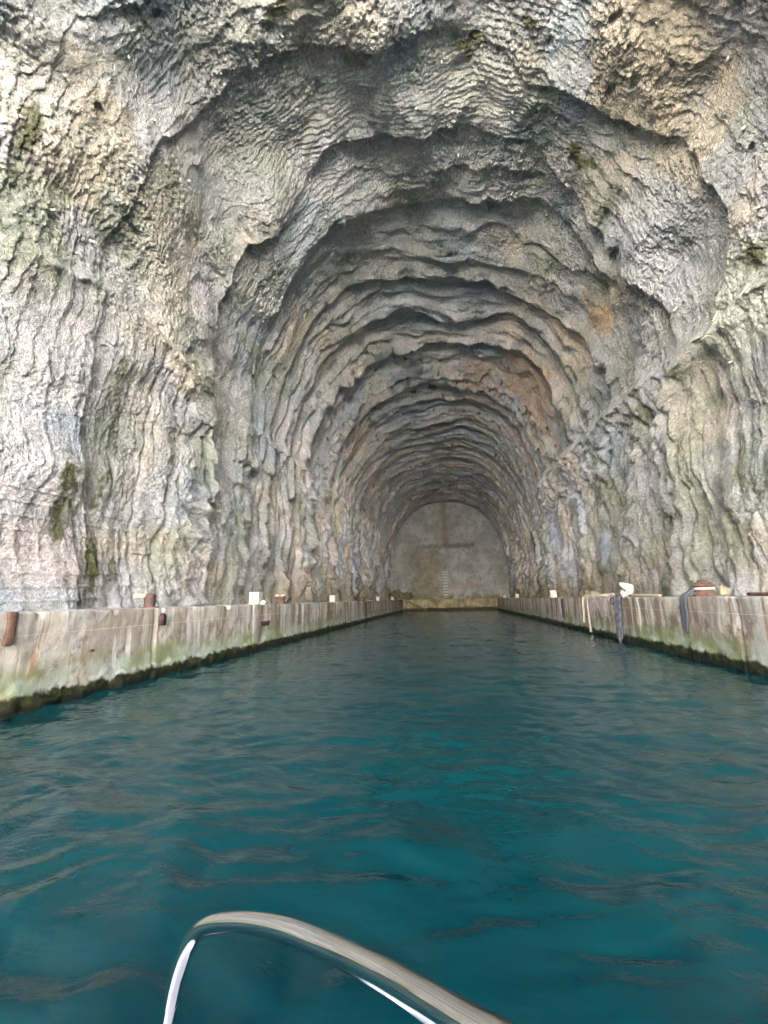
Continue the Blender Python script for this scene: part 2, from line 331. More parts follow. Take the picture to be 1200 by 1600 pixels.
def build_vault():
    ys = []; y = YM
    while y < YE:
        ys.append(y)
        if y < 4: y += 0.30
        else: y += min(0.095, max(0.0215, 0.000205 * y * y))
    ys.append(YE); ys = np.array(ys, np.float32)
    NT_ = 1560
    s = np.linspace(0, 1, 4001); thd = s * math.pi          # uniform arc length at y = 15
    rr = prof(np.cos(thd), np.sin(thd), 15.0); xx = -rr * np.cos(thd); zz = rr * np.sin(thd)
    L = np.concatenate([[0], np.cumsum(np.hypot(np.diff(xx), np.diff(zz)))]); L /= L[-1]
    th = np.interp(np.linspace(0, 1, NT_), L, thd).astype(np.float32)
    Y, T = np.meshgrid(ys, th, indexing='ij')
    C = -np.cos(T); S = np.sin(T)
    B = prof(C, S, Y).astype(np.float32)
    X0 = B * C; Z0 = B * S                                   # Z0 above quay level
    # ---- ledge phase
    cols = []; amps = []
    for led in LEDGES:
        q = [(*on_vault(a, b, 0.30 - 1.0 * am - 0.12)[:2], am * (1.0 + 0.7 * float(sstep(520, 680, b)))) for a, b, am in led]; q.sort()
        a_ = np.array(q)
        cols.append(np.interp(th, a_[:, 0], a_[:, 1])); amps.append(np.interp(th, a_[:, 0], a_[:, 2]))
    n_tr = len(cols)
    for k in range(1, n_tr): cols[k] = np.maximum(cols[k], cols[k - 1] + 1.0)
    rs = np.random.RandomState(5)
    pre = []; prea = []; base = cols[0]
    for k in range(4):
        base = base - (1.9 + 1.6 * rs.rand()) - 0.5 * perlin(th * 2.2, k * 3.3, 0.5); pre.insert(0, base); prea.insert(0, 0.12 + 0.12 * perlin(th * 3, k * 2.0, 4.4))
    pre.insert(0, np.full_like(base, -30.0)); prea.insert(0, np.full_like(base, .1))
    post = []; posta = []; base = cols[-1]; yy = base.mean()
    while yy < YE + 4:
        st = 1.1 + 2.6 * rs.rand() ** 1.3; yy += st
        base = 0.75 * (base + st) + 0.25 * yy + 1.3 * perlin(th * 2.2, yy * 0.5, 1.5)
        base = np.maximum(base, (post[-1] if post else cols[-1]) + 0.5)
        post.append(base); posta.append(np.clip((0.32 + 0.28 * rs.rand() + 0.30 * perlin(th * 3, yy, 8.4)) * (1 + 0.8 * sstep(0.9, 0.3, np.sin(th))), 0.08, 0.85))
    ALL = np.array(pre + cols + post + [np.full_like(base, 90.0)]); AMP = np.array(prea + amps + posta + [np.full_like(base, .3)])
    jx = 0.16 * fbm(X0 * 0.5, Y * 0.5, Z0 * 0.5, 2) + 0.035 * fbm(X0 * 2.2 + 7, Y * 2.2, Z0 * 2.2, 3)
    deep = sstep(17, 27, Y)
    jx = jx + 0.30 * deep * fbm(X0 * 0.6 + 33, Y * 0.3, Z0 * 0.6, 2)
    Yw = Y + jx
    PH = np.zeros_like(Y); A = np.zeros_like(Y); LEN = np.zeros_like(Y)
    for j in range(NT_):
        f = np.interp(Yw[:, j], ALL[:, j], np.arange(len(ALL))); PH[:, j] = f
        k = np.clip(np.floor(f).astype(int), 0, len(ALL) - 2)
        A[:, j] = AMP[k + 1, j]; LEN[:, j] = ALL[k + 1, j] - ALL[k, j]
    fr = PH - np.floor(PH)
    ragged = 0.85 + 0.32 * fbm(X0 * 1.3 + 3, Y * 0.8, Z0 * 1.3, 3)
    A = A * (1 - 0.28 * sstep(6, 9, Z0) * sstep(14, 20, Y))
    D = A * ragged * (fr ** 1.3 + 0.0) * (1 - sstep(0.975, 1.0, fr))
    OV = 0.30 * A * sstep(0.80, 0.97, fr) * (1 - sstep(0.985, 1.0, fr))
    # ---- seam where the lower wall stands proud
    def seam(pts): q = sorted((on_vault(a, b)[1], on_vault(a, b)[2][2] - 1.45) for a, b in pts); return np.array(q)
    sl_ = seam([(60, 385), (160, 445), (250, 520), (330, 605), (380, 650)]); sr_ = seam([(1190, 440), (1060, 540), (950, 640), (890, 700), (845, 750)])
    hs = np.where(X0 < 0, np.interp(Y, sl_[:, 0], sl_[:, 1]), np.interp(Y, sr_[:, 0], sr_[:, 1]))
    hs = hs + 0.22 * fbm(X0 * 0.2, Y * 0.9, 3.3, 3) + 0 * Z0
    low = sstep(0.06, -0.06, Z0 - hs); lowsoft = sstep(0.5, -1.0, Z0 - hs)
    nearm = sstep(17, 13, Y) ; fade_s = sstep(40, 22, Y)
    D = D + low * (0.38 * fade_s + 0.06) * (0.8 + 0.4 * perlin(Y * 0.5, X0 * 0.3, 1.0))
    D = D + 0.15 * fade_s * np.exp(-((Z0 - hs + 0.02) / 0.16) ** 2) * (0.6 + 1.0 * perlin(X0, Y * 1.6, Z0))
    # ---- bulges
    big = fbm(X0 * 0.26 + 1.7, Y * 0.26 + 4, Z0 * 0.26, 2)
    D = D + big * (0.60 * sstep(18, 10, Y) + 0.12)
    mid = fbm(X0 * 0.85, Y * 0.6 + 9, Z0 * 0.85, 3); D = D + 0.10 * mid * (1 - 0.55 * deep) * (1 - 0.6 * low)
    ridg = 1 - np.abs(fbm(X0 * 0.75 + 11, Y * 0.75, Z0 * 0.75 + 2, 3)) * 1.6
    D = D + 0.09 * np.clip(ridg, -1, 1) * sstep(16, 9, Y) * (1 - low)
    # ---- secondary and tertiary sheets, parallel to the ledges
    w2 = 0.45 * fbm(X0 * 0.6 + 20, Y * 0.6, Z0 * 0.6, 2)
    p2 = PH * 2.6 + w2; f2 = p2 - np.floor(p2)
    m2 = np.clip(0.75 + 0.9 * perlin(X0 * 0.6, Y * 0.5 + 30, Z0 * 0.6), 0.1, 1.3)
    D = D + (0.05 + 0.15 * sstep(10, 17, Y)) * m2 * np.clip(LEN / 2.2, 0.3, 1) * f2 ** 1.5 * (1 - sstep(0.96, 1, f2))
    p3 = PH * 6.3 + 1.3 * w2 + 0.14 * fbm(X0 * 2.6, Y * 2.6, Z0 * 2.6, 2); f3 = p3 - np.floor(p3)
    m3 = np.clip(0.5 + 1.2 * perlin(X0 * 0.7 + 5, Y * 0.6, Z0 * 0.7 + 50), 0, 1.2)
    D = D + (0.05 + 0.035 * sstep(10, 15, Y)) * m3 * np.clip(LEN / 2.2, 0.3, 1) * f3 ** 1.4 * (1 - sstep(0.94, 1, f3))
    # fine corrugation of the net, on the vault
    vault = sstep(0.0, 1.5, Z0 - hs)
    m4 = np.clip(0.5 + 1.3 * perlin(X0 * 0.5 + 15, Y * 0.45, Z0 * 0.5), 0, 1) * vault * sstep(26, 18, Y)
    p4 = (Y + 0.5 * jx) / 0.125 + 1.3 * fbm(X0 * 0.7, Y * 0.7 + 60, Z0 * 0.7, 3); f4 = p4 - np.floor(p4)
    D = D + 0.060 * m4 * (f4 ** 1.3) * (1 - sstep(0.8, 1, f4))
    # vertical flutes low on the walls, leaning with the ledges
    p5 = (Y * 1.0 + 0.22 * Z0 + 0.7 * fbm(X0 * 0.5, Y * 0.6, Z0 * 0.14, 2)) * 1.5
    fl = 1 - np.abs(2 * (p5 - np.floor(p5)) - 1); fl = fl ** 0.7
    lowm = sstep(1.0, -1.0, Z0 - hs)
    D = D + lowm * fl * (0.085 + 0.10 * sstep(12, 16, Y)) * np.clip(0.6 + perlin(X0, Y * 0.7, Z0 * 0.4 + 9), 0, 1.2) * sstep(6.5, 9.0, Y)
    p6 = (Y + 0.15 * Z0 + 0.5 * fbm(X0 * 1.0, Y * 1.1, Z0 * 0.25, 3)) * 3.6
    fl6 = 1 - np.abs(2 * (p6 - np.floor(p6)) - 1)
    D = D + lowm * fl6 * (0.055 + 0.05 * sstep(12, 16, Y)) * np.clip(0.5 + 1.2 * perlin(X0 + 8, Y * 0.9, Z0 * 0.6), 0, 1.2) * sstep(7, 8.5, Y)
    for fq, am, wd, sd_ in ((0.95, 0.24, 0.075, 0.0), (1.9, 0.12, 0.045, 7.0)):
        p7 = (Y + (0.10 + sd_ * 0.01) * Z0 + 0.80 * fbm(X0 * 0.4 + sd_, Y * 0.45, Z0 * 0.16, 2)) * fq
        dv = np.abs(p7 - np.round(p7)) / fq
        D = D - sstep(0.8, -0.6, Z0 - hs) * am * (1.35 + 0.9 * sstep(13, 18, Y)) * np.exp(-(dv / np.maximum(wd, 0.0052 * Y)) ** 2) * np.clip(0.5 + 1.3 * perlin(X0 + sd_, Y * 0.9, Z0 * 0.17 + 9), 0.05, 1.0) * sstep(8.5, 11, Y)
    # board marks low on the near left wall
    bm_ = (X0 < 0) * sstep(11.0, 10.2, Y + 0.5 * perlin(Y, Z0 * 1.5, 1.)) * sstep(3.0, 2.6, Z0) + (X0 > 0) * sstep(0.5, .3, np.abs(Y - 14.6)) * sstep(2.4, 2.0, Z0)
    bl = (Z0 - 0.05 * (Y - 8)) / 0.30; bf = np.abs(bl - np.round(bl)) * 0.30
    D = D + bm_ * 0.040 * sstep(0.035, 0.01, bf + 0.01 * perlin(Y * 8, Z0 * 8, 0.3))
    # ---- nodules
    nod = (1 - 0.75 * np.clip(bm_, 0, 1)) * np.clip(0.45 + 1.1 * fbm(X0 * 0.45 + 40, Y * 0.45, Z0 * 0.45, 2), 0.12, 1) * (0.5 - 0.28 * sstep(10, 14, Y) + 0.5 * (1 - lowm)) * sstep(24, 13, Y)
    sel = Y > 4
    W1 = np.full(Y.shape, 0.5, np.float32); W2 = W1.copy()
    xs, ysl, zs = X0[sel], Y[sel], Z0[sel]
    W1[sel] = worley(xs * 5.2, ysl * 5.2, zs * 5.2); W2[sel] = worley(xs * 11.5 + 3, ysl * 11.5, zs * 11.5)
    D = D + nod * (0.070 * (1 - (W1 / 0.8) ** 2) + 0.060 * (1 - (W2 / 0.8) ** 2))
    D = D + 0.024 * (1 - 0.6 * deep) * fbm(X0 * 3.1, Y * 3.1, Z0 * 3.1, 3, 0.6) + (0.017 * perlin(X0 * 15, Y * 15, Z0 * 15) * sstep(22, 14, Y)) + 0.02 * (1 - deep) * np.abs(fbm(X0 * 6, Y * 6, Z0 * 6, 2))
    D = D
    # pits
    pit = fbm(X0 * 0.9 + 80, Y * 0.9, Z0 * 0.9, 3)
    D = D - 0.28 * sstep(0.72, 0.95, pit) * vault
    D = D * (0.25 + 0.75 * sstep(-0.15, 0.5, Z0 + 0.25)) if False else D
    D = np.minimum(D, 1.9)
    D = D * (0.55 + 0.45 * sstep(YE + 0.1, YE - 3.0, Y))
    # the rock must stay behind the quay edge
    Rr = B + 0.35 - D
    P = np.stack([Rr * C, Y + OV * sstep(YE, YE - 2, Y), 1.45 + Rr * S], axis=-1)
    # ---- colour patches of the rock, plus brightening painted in deep down
    col = np.empty(Y.shape + (3,), np.float32)
    k1 = fbm(X0 * 0.35, Y * 0.35, Z0 * 0.35 + 9, 3)[..., None]; k2 = fbm(X0 * 0.5 + 9, Y * 0.5 + 3, Z0 * 0.5, 3)[..., None]; k3 = fbm(X0 * 0.14 + 29, Y * 0.55 + jx + 3, Z0 * 0.14, 4)[..., None]
    base = np.array([0.45, 0.44, 0.395]) * np.ones(col.shape)
    def mixc(a, b, f): return a + (np.array(b) - a) * np.clip(f, 0, 1)
    base = mixc(base, (0.52, 0.46, 0.36), sstep(0.05, 0.7, k1)); base = mixc(base, (0.33, 0.36, 0.37), sstep(0.05, 0.6, -k1) * 0.8)
    base = mixc(base, (0.53, 0.50, 0.48), sstep(0.15, 0.7, k2) * 0.8); base = mixc(base, (0.30, 0.32, 0.24), sstep(0.2, 0.7, -k2) * 0.7)
    deep_fill_tint = sstep(17, 26, Y)[..., None]
    base = base * (1 + 0.42 * deep_fill_tint); base = mixc(base, (0.62, 0.50, 0.42), deep_fill_tint * sstep(0.0, 0.5, k3) * 0.7); base = mixc(base, (0.52, 0.55, 0.62), deep_fill_tint * sstep(0.0, 0.5, -k3) * 0.7)  # deep rock painted paler as fill light, plus its peach and blue tints
    rag = 0.5 * fbm(X0 * 0.9, Y * 0.9, Z0 * 0.9 + 70, 4, 0.6)
    ragf = fbm(X0 * 2.6, Y * 2.6, Z0 * 1.3 + 30, 4, 0.65)
    base = base * np.array([0.965, 0.99, 1.08])
    def blob(px, py, rr_, c, f=0.8, ey=1.0, ez=1.0, ragk=1.0):
        nonlocal base
        p = on_vault(px, py)[2]
        d = np.sqrt(((X0 - p[0]) / rr_) ** 2 + ((Y - p[1]) / (rr_ * ey)) ** 2 + ((Z0 + 1.45 - p[2]) / (rr_ * ez)) ** 2)
        base = mixc(base, c, (sstep(1.15 if ragk <= 1 else 1.5, 0.55 if ragk <= 1 else 0.35, d + rag * ragk + (0.9 * ragf if ragk > 1 else 0)) * f)[..., None])
    blob(110, 560, 1.6, (0.54, 0.515, 0.51), .8); blob(60, 740, 1.2, (0.56, 0.53, 0.53), .8); blob(60, 860, 1.0, (0.47, 0.42, 0.40), .8)
    blob(110, 200, 1.8, (0.52, 0.45, 0.34), .7); blob(20, 330, 1.2, (0.33, 0.35, 0.26), .8); blob(60, 110, 0.9, (0.52, 0.51, 0.48), .6)
    blob(430, 150, 2.4, (0.34, 0.34, 0.31), .7); blob(250, 350, 1.8, (0.44, 0.42, 0.34), .6)
    blob(470, 420, 1.8, (0.40, 0.43, 0.46), .6); blob(620, 480, 1.6, (0.40, 0.43, 0.48), .6); blob(900, 30, 0.9, (0.50, 0.56, 0.60), .8)
    blob(1020, 60, 2.0, (0.54, 0.46, 0.35), .8); blob(1060, 230, 1.3, (0.58, 0.50, 0.38), .7); blob(720, 130, 1.6, (0.48, 0.47, 0.42), .6)
    blob(1165, 480, 1.5, (0.56, 0.56, 0.47), .85); blob(1130, 800, 2.2, (0.45, 0.45, 0.38), .6); blob(960, 780, 2.4, (0.40, 0.41, 0.34), .6)
    blob(930, 495, 0.9, (0.50, 0.34, 0.19), .7, .8, 1.6); blob(890, 530, 1.3, (0.52, 0.42, 0.33), .7)
    blob(830, 610, 2.4, (0.58, 0.43, 0.33), .8, 1.4); blob(740, 590, 2.0, (0.56, 0.42, 0.33), .7); blob(560, 690, 2.0, (0.58, 0.45, 0.35), .75)
    blob(640, 590, 1.6, (0.30, 0.34, 0.38), .8); blob(550, 630, 1.3, (0.52, 0.56, 0.64), .85)
    lowz = sstep(3.2, 0.0, Z0 + 0.6 * k2[..., 0])[..., None] * sstep(14, 20, Y)[..., None]
    base = mixc(base, (0.24, 0.19, 0.115), lowz * 0.75)
    moss = (0.088, 0.094, 0.032)
    for a, b, r_, f, ey, ez in [(88, 745, .42, .95, .5, 1.5), (162, 612, .38, .9, .4, 1.4), (130, 860, .42, .9, .45, 2.2), (165, 880, .22, .8, .4, 2.6), (130, 905, .25, .8, .6, 2), (908, 235, .4, .95, 1, 1), (738, 77, .38, .9, .6, 1),
                                (825, 48, .35, .9, .6, 1), (425, 28, .35, .8, .8, 1), (45, 210, .3, .9, .5, 2), (1025, 632, .5, .85, .4, 2.0), (1053, 918, .35, .95, .6, 1), (1175, 405, .22, .9, 1, 1), (175, 660, .3, .6, .5, 2), (265, 280, .35, .5, 1, 1),
                                (430, 880, .5, .6, .4, 2.5), (1180, 700, .3, .7, .5, 2), (560, 90, .3, .6, 1, 1), (360, 830, .3, .5, .5, 3), (1075, 850, .35, .8, .4, 3)]:
        blob(a, b, r_ * 1.1, moss, f, ey * .8, ez * 1.25, 1.2)
    # dark bat-brown specks in the middle of the vault
    spk = sstep(0.62, 0.80, fbm(X0 * 1.7 + 2, Y * 1.3, Z0 * 1.7, 3)) * sstep(18, 24, Y) * sstep(5, 8, Z0)
    base = mixc(base, (0.10, 0.045, 0.03), (spk * 0.8)[..., None])
    # green film on the lower walls
    base = mixc(base, (0.27, 0.29, 0.19), (sstep(0.1, 0.6, fbm(X0 * .8, Y * 0.9 + 50, Z0 * 0.25, 3)) * lowm * 0.45)[..., None])
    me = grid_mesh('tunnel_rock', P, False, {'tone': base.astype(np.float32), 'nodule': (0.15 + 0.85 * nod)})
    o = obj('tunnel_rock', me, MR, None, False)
    tag(o, 'grey and tan sprayed rock vault of the tunnel with ledges ringing it', None, None, 'structure')
    return th, ys, P, PH
TH, YS, PV, _ph = build_vault()
def vault_point(px, py):
    t, y, _ = on_vault(px, py)
    return vault_at(t, y)
def vault_at(t, y):
    i = int(np.clip(np.searchsorted(YS, y), 2, len(YS) - 3)); j = int(np.clip(np.searchsorted(TH, t), 3, len(TH) - 4))
    p = PV[i, j]; a = PV[min(i + 2, len(YS) - 1), j] - PV[i - 2, j]; b = PV[i, j + 3] - PV[i, j - 3]
    n = np.cross(a, b); n /= (np.linalg.norm(n) + 1e-9)
    ctr = np.array([0, y, 5.0]) - p
    if np.dot(n, ctr) < 0: n = -n
    return p, n

# cliff round the mouth (behind the camera) and the hill above, closing the tunnel to the sky
def build_cliff():
    nr, nt = 90, 200
    u = np.linspace(0, 1, nr); t = np.linspace(-0.02, math.pi + 0.02, nt)
    U, T = np.meshgrid(u, t, indexing='ij'); C = -np.cos(T); S = np.sin(T)
    r0 = prof(C, np.maximum(S, 0), YM + 0 * T) + 0.2; r1 = 52.0
    Rr = r0 + (r1 - r0) * U ** 1.6
    X = Rr * C; Z = 1.4 + Rr * S * (1 - 0.35 * U)
    Yv = YM - 0.3 + 1.2 * fbm(X * 0.15, Z * 0.15, 3.0, 4) * sstep(0, 0.06, U) + 0.9 * sstep(0, 0.15, U) + 16.0 * U ** 1.4
    Z = np.where(T < 0, -3.0, Z); Z = np.where(T > math.pi, -3.0, Z)
    P = np.stack([X, Yv, Z], axis=-1)
    t = NT('cliff_rock'); p = t.pos()
    c = t.mix(t.ramp(t.noise(p, 0.5, 6, 0.65), 0.35, 0.65), (0.38, 0.35, 0.30), (0.52, 0.49, 0.43))
    o = obj('cliff', grid_mesh('cliff', P, True), t.out(c, 0.9, t.bump(t.noise(p, 1.5, 8, 0.7), 0.8, 0.3)))
    tag(o, 'pale limestone cliff round the tunnel mouth', None, None, 'structure')
    # hill over the tunnel: a lid from the cliff's top back over the end wall
    xs = np.linspace(-52, 52, 60); yy = np.linspace(7, 90, 50)
    Yg, Xg = np.meshgrid(yy, xs, indexing='ij')
    Zg = 33.0 * np.sqrt(np.clip(1 - (Xg / 53) ** 2, 0, 1)) + 2.5 * fbm(Xg * 0.05, Yg * 0.05, 1.0, 4) - 40 * sstep(72, 90, Yg)
    t = NT('scrub_hill'); p = t.pos()
    c = t.mix(t.ramp(t.noise(p, 0.4, 6, 0.7), 0.42, 0.55), (0.06, 0.08, 0.03), (0.36, 0.33, 0.27))
    o = obj('hill', grid_mesh('hill', np.stack([Xg, Yg, Zg], -1)), t.out(c, 0.95))
    tag(o, 'scrub covered limestone hill over the tunnel', None, None, 'structure')
build_cliff()
def bounce_slope():  # added slope out of view, bounces warm sunlight into the tunnel
    xs = np.linspace(-260, 260, 90); u = np.linspace(0, 1, 40); U, X = np.meshgrid(u, xs, indexing='ij')
    Y = -52 - 75 * U + 6 * fbm(X * 0.03, U * 2, 0.5, 4); Z = -1.5 + 62 * U ** 0.9 + 4 * fbm(X * 0.05, U * 4, 3.5, 4) * U
    t = NT('bounce_limestone'); p = t.pos()
    c = t.mix(t.ramp(t.noise(p, 0.25, 7, 0.7), 0.60, 0.68), (0.62, 0.58, 0.52), (0.10, 0.12, 0.06))
    o = obj('bounce_slope', grid_mesh('bounce_slope', np.stack([X, Y, Z], -1)), t.out(c, 0.95))
    tag(o, 'unseen pale slope added behind the camera to bounce sunlight into the tunnel', None, None, 'structure')
bounce_slope()

# ------------------------------------------------------------------ water
def build_water():
    ys = []; y = YE + 0.6
    while y > 1.0: ys.append(y); y -= max(0.016, min(0.12, 0.0013 * y * y))
    while y > -7: ys.append(y); y -= 0.08
    while y > -900: ys.append(y); y -= 0.15 if y > -10 else 0.12 * abs(y)
    ys = np.array(ys[::-1], np.float64)
    u = np.linspace(-1, 1, 620)
    Yg, U = np.meshgrid(ys, u, indexing='ij')
    Wd = np.where(Yg > -13.6, 9.2, np.minimum(900, 9.2 + (-13.6 - Yg) * 14)); X = U * Wd
    fade = sstep(-40, -10, Yg)
    rs = np.random.RandomState(11)
    wx = X + 0.25 * fbm(X * 0.7, Yg * 0.7, 0.0, 2); wy = Yg + 0.25 * fbm(X * 0.7 + 9, Yg * 0.7, 1.0, 2)
    H = 0.020 * fbm(wx * 0.8, wy * 1.4, 0.3, 3)
    H += 0.027 * perlin(wx * 0.95, wy * 1.7, 4.0)
    H += 0.020 * perlin(wx * 2.0 + 3, wy * 3.6, 7.0) * (1 + perlin(X * .3, Yg * .3, 2.))
    H += 0.012 * perlin(wx * 2.9 + 3, wy * 3.4, 17.0)
    H += 0.0085 * perlin(wx * 5.0, wy * 7.0, 9.0)
    Z = H * fade
    o = obj('water', grid_mesh('water', np.stack([X, Yg, Z], -1)), MWAT)
    tag(o, 'rippled deep teal sea water filling the channel', None, None, 'structure')
build_water()
# sea bed so nothing is open below
o = obj('sea_bed', grid_mesh('sea_bed', np.stack(np.meshgrid(np.linspace(-900, 900, 3), np.linspace(-900, 90, 3), indexing='xy') + [np.full((3, 3), -6.0)], -1)), M_rubble); tag(o, kind='structure')

# ------------------------------------------------------------------ quays
def bm_box(bm, cx, cy, cz, sx, sy, sz, bev=0.0, rot=None):
    r = bmesh.ops.create_cube(bm, size=1.0); vs = r['verts']
    for v in vs: v.co = Vector((v.co.x * sx, v.co.y * sy, v.co.z * sz))
    if bev:
        es = list({e for v in vs for e in v.link_edges})
        rb = bmesh.ops.bevel(bm, geom=es, offset=bev, segments=2, profile=0.6, affect='EDGES')
        vs = list({v for f in rb['faces'] for v in f.verts} | {v for v in vs if v.is_valid})
    if rot: bmesh.ops.rotate(bm, verts=vs, cent=(0, 0, 0), matrix=rot)
    bmesh.ops.translate(bm, verts=vs, vec=(cx, cy, cz)); return vs

def quay(side):
    xf = XL if side < 0 else XR
    ys = np.concatenate([np.arange(YM, 3, 0.5), np.arange(3, 20, 0.04), np.arange(20, YE + 0.01, 0.10), [YE + 0.3]])
    # section: (offset from face outward into rock, height)
    sec = [(0.12, -1.5), (0.10, -0.4)] + [(0.0, z) for z in np.linspace(-0.1, QZ - 0.04, 46)] + [(0.012, QZ - 0.012), (0.04, QZ)] + [(q, QZ) for q in np.linspace(0.1, 8.4, 40)]
    sec = np.array(sec); O = np.broadcast_to(sec[:, 0], (len(ys), len(sec))).copy(); Z = np.broadcast_to(sec[:, 1], O.shape).copy()
    Yg = np.broadcast_to(ys[:, None], O.shape).copy()
    face = (sec[:, 0] < 0.05)[None] & np.ones_like(O, bool)
    sd = 30.0 * side
    n = 0.030 * fbm(Yg * 0.8, Z * 1.1, sd, 3) + 0.012 * fbm(Yg * 5, Z * 5, sd, 3)
    O = O - n * sstep(0.6, 0.05, O)
    # weed-grown foot stands a little proud and lumpy, the concrete above it is worn back
    O = O - (0.045 + 0.05 * fbm(Yg * 2.5, Z * 2.5, sd + 4, 3)) * sstep(0.34, 0.22, Z + 0.16 * fbm(Yg * 1.7, 0.2, sd, 3)) * face
    # joints between pours
    for yj in np.arange(3.9 + (0.0 if side < 0 else 1.4), YE, 4.75):
        d = np.abs(Yg - yj - 0.02 * perlin(Z * 3, yj, 0.3)); O = O + 0.05 * sstep(0.06, 0.02, d) * (sec[:, 0] < 0.2)[None]
    # chipped arris
    ch = sstep(0.25, 0.7, fbm(Yg * 1.6, 2.0, sd + 9, 4, .65)); e = ((sec[:, 1] > QZ - 0.08) & (sec[:, 0] < 0.12))[None]
    O = O + 0.06 * ch * e; Z = Z - 0.035 * ch * e
    Z = Z + 0.010 * fbm(Yg * 1.2, O * 2, sd, 3) * (O > 0.05)
    P = np.stack([xf + side * O, Yg, Z], -1)
    o = obj('concrete_quay', grid_mesh('concrete_quay', P, side > 0), MQ)
    return o
ql = tag(quay(-1), 'long stained concrete quay left of the water with green tide marks and rust holes', 'quay')
qr = tag(quay(1), 'long streaked concrete quay right of the water with rags and ropes hanging over it', 'quay')

# far quay across the end
def end_quay():
    xs = np.arange(XL + 0.1, XR - 0.1, 0.06); sec = [(0.05, -1.0)] + [(0, z) for z in np.linspace(-0.1, QZ - 0.05, 26)] + [(0.05, QZ + .002)] + [(q, QZ + .002) for q in (0.3, 0.8, 1.7)]
    sec = np.array(sec); X = np.broadcast_to(xs[:, None], (len(xs), len(sec))).copy(); O = np.broadcast_to(sec[:, 0], X.shape).copy(); Z = np.broadcast_to(sec[:, 1], X.shape).copy()
    O = O - 0.05 * fbm(X * 0.9, Z * 1.4, 8.8, 4)
    O += 0.35 * sstep(0.42, 0.26, Z + 0.25 * fbm(X * .8, 0.4, 2., 3)) * (X > -3.0)
    O += 0.14 * sstep(0.10, 0.05, np.abs(X + 1.95)) + 0.05 * sstep(0.08, 0.03, np.abs(X - 2.0)) + 0.12 * (X < -2.0)
    t = NT('ochre_concrete'); p = t.pos(); z = t.sep(p)[2]
    c = t.mix(t.ramp(t.noise(t.pos((1.2, 1, 0.6)), 1.0, 6, 0.7), 0.38, 0.62), (0.13, 0.11, 0.06), (0.29, 0.245, 0.145))
    c = t.mix(t.ramp(t.noise(p, 2.5, 5, 0.7), 0.55, 0.7), c, (0.09, 0.07, 0.04))
    c = t.mix(t.ramp(z, 0.5, 0.25), c, (0.02, 0.02, 0.012))
    m = t.out(c, 0.8, t.bump(t.noise(p, 4, 6, 0.7), 0.6, 0.05))
    o = obj('end_quay', grid_mesh('end_quay', np.stack([X, 56.3 + O, Z], -1), True), m)
    tag(o, 'low ochre concrete quay crossing the far end of the channel below the end wall', 'quay')
end_quay()

# end wall
def end_wall():
    xs = np.linspace(-9.2, 9.2, 260); zs = np.linspace(1.3, 16.0, 210); Zg, Xg = np.meshgrid(zs, xs, indexing='ij')
    Yg = YE - 0.35 + 0.05 * fbm(Xg * 0.5, Zg * 0.5, 2.2, 4) - 0.10 * sstep(0.2, 0.0, np.abs(Zg - 8.75 + 0.9 * fbm(Xg * .6, 2., 2., 4))) * sstep(4.2, 3, np.abs(Xg))
    o = obj('end_wall', grid_mesh('end_wall', np.stack([Xg, Yg, Zg], -1)), MEND)
    tag(o, 'smooth grey concrete wall closing the far end of the tunnel with a brown seep stain', 'wall')
    # painted depth scale: pale strip, pairs of dark dashes either side of a broken stem
    root = empty('depth_scale', (-0.42, YE - 0.55, 1.75)); tag(root, 'painted black and pale depth scale standing upright in the middle of the end wall', 'depth scale')
    xg = -0.42; bm = bmesh.new(); bm_box(bm, 0, 0.09, 1.75, 0.62, 0.03, 3.5, 0.005); obj('backing_strip', bm, M_gauge, root, False)
    for k in range(9):
        zz = 0.15 + k * 0.39
        for dx in (-0.15, 0.15):
            bm = bmesh.new(); bm_box(bm, dx, 0.066, zz, 0.19, 0.018, 0.15, 0.004); obj('scale_mark', bm, M_black, root, False)
    # faded red scrawl: thin paint strokes
    rs = random.Random(4); g = empty('wall_scrawl', (0, YE - 0.49, 0))
    def stroke(pts, w=0.09):
        nonlocal bm
        for (x0, z0), (x1, z1) in zip(pts, pts[1:]):
            L = math.hypot(x1 - x0, z1 - z0); a = math.atan2(z1 - z0, x1 - x0)
            bm_box(bm, (x0 + x1) / 2, 0, (z0 + z1) / 2, L + w * .6, 0.008, w, 0, Matrix.Rotation(0, 3, 'Y')) if False else None
            r = bmesh.ops.create_cube(bm, size=1.0)['verts']
            for v in r: v.co = Vector((v.co.x * (L + w * .5), v.co.y * 0.008, v.co.z * w))
            bmesh.ops.rotate(bm, verts=r, cent=(0, 0, 0), matrix=Matrix.Rotation(-a, 3, 'Y')); bmesh.ops.translate(bm, verts=r, vec=((x0 + x1) / 2, rs.uniform(0, .012), (z0 + z1) / 2))
    x = -1.55; bm = None
    for k in range(13):
        if k == 3 or 8 <= k <= 10: x += 0.62; continue
        bm = bmesh.new(); h = 1.2 + rs.uniform(-.2, .25); z0 = 2.75 + rs.uniform(-.1, .15)
        if k > 8: z0 += .35
        if x > -0.95 and x < -0.05: x = 0.0
        pts = [(x, z0), (x + rs.uniform(-.05, .08), z0 + h)]; stroke(pts)
        stroke([(x, z0 + h * rs.uniform(.4, 1)), (x + .38, z0 + h * rs.uniform(.4, 1)), (x + rs.uniform(.3, .45), z0 + rs.uniform(0, .3))])
        x += 0.62; obj('paint_mark', bm, M_pink, g, False)
    tag(g, 'faded red painted scrawl low on the grey end wall beside the depth scale', 'graffiti')
end_wall()

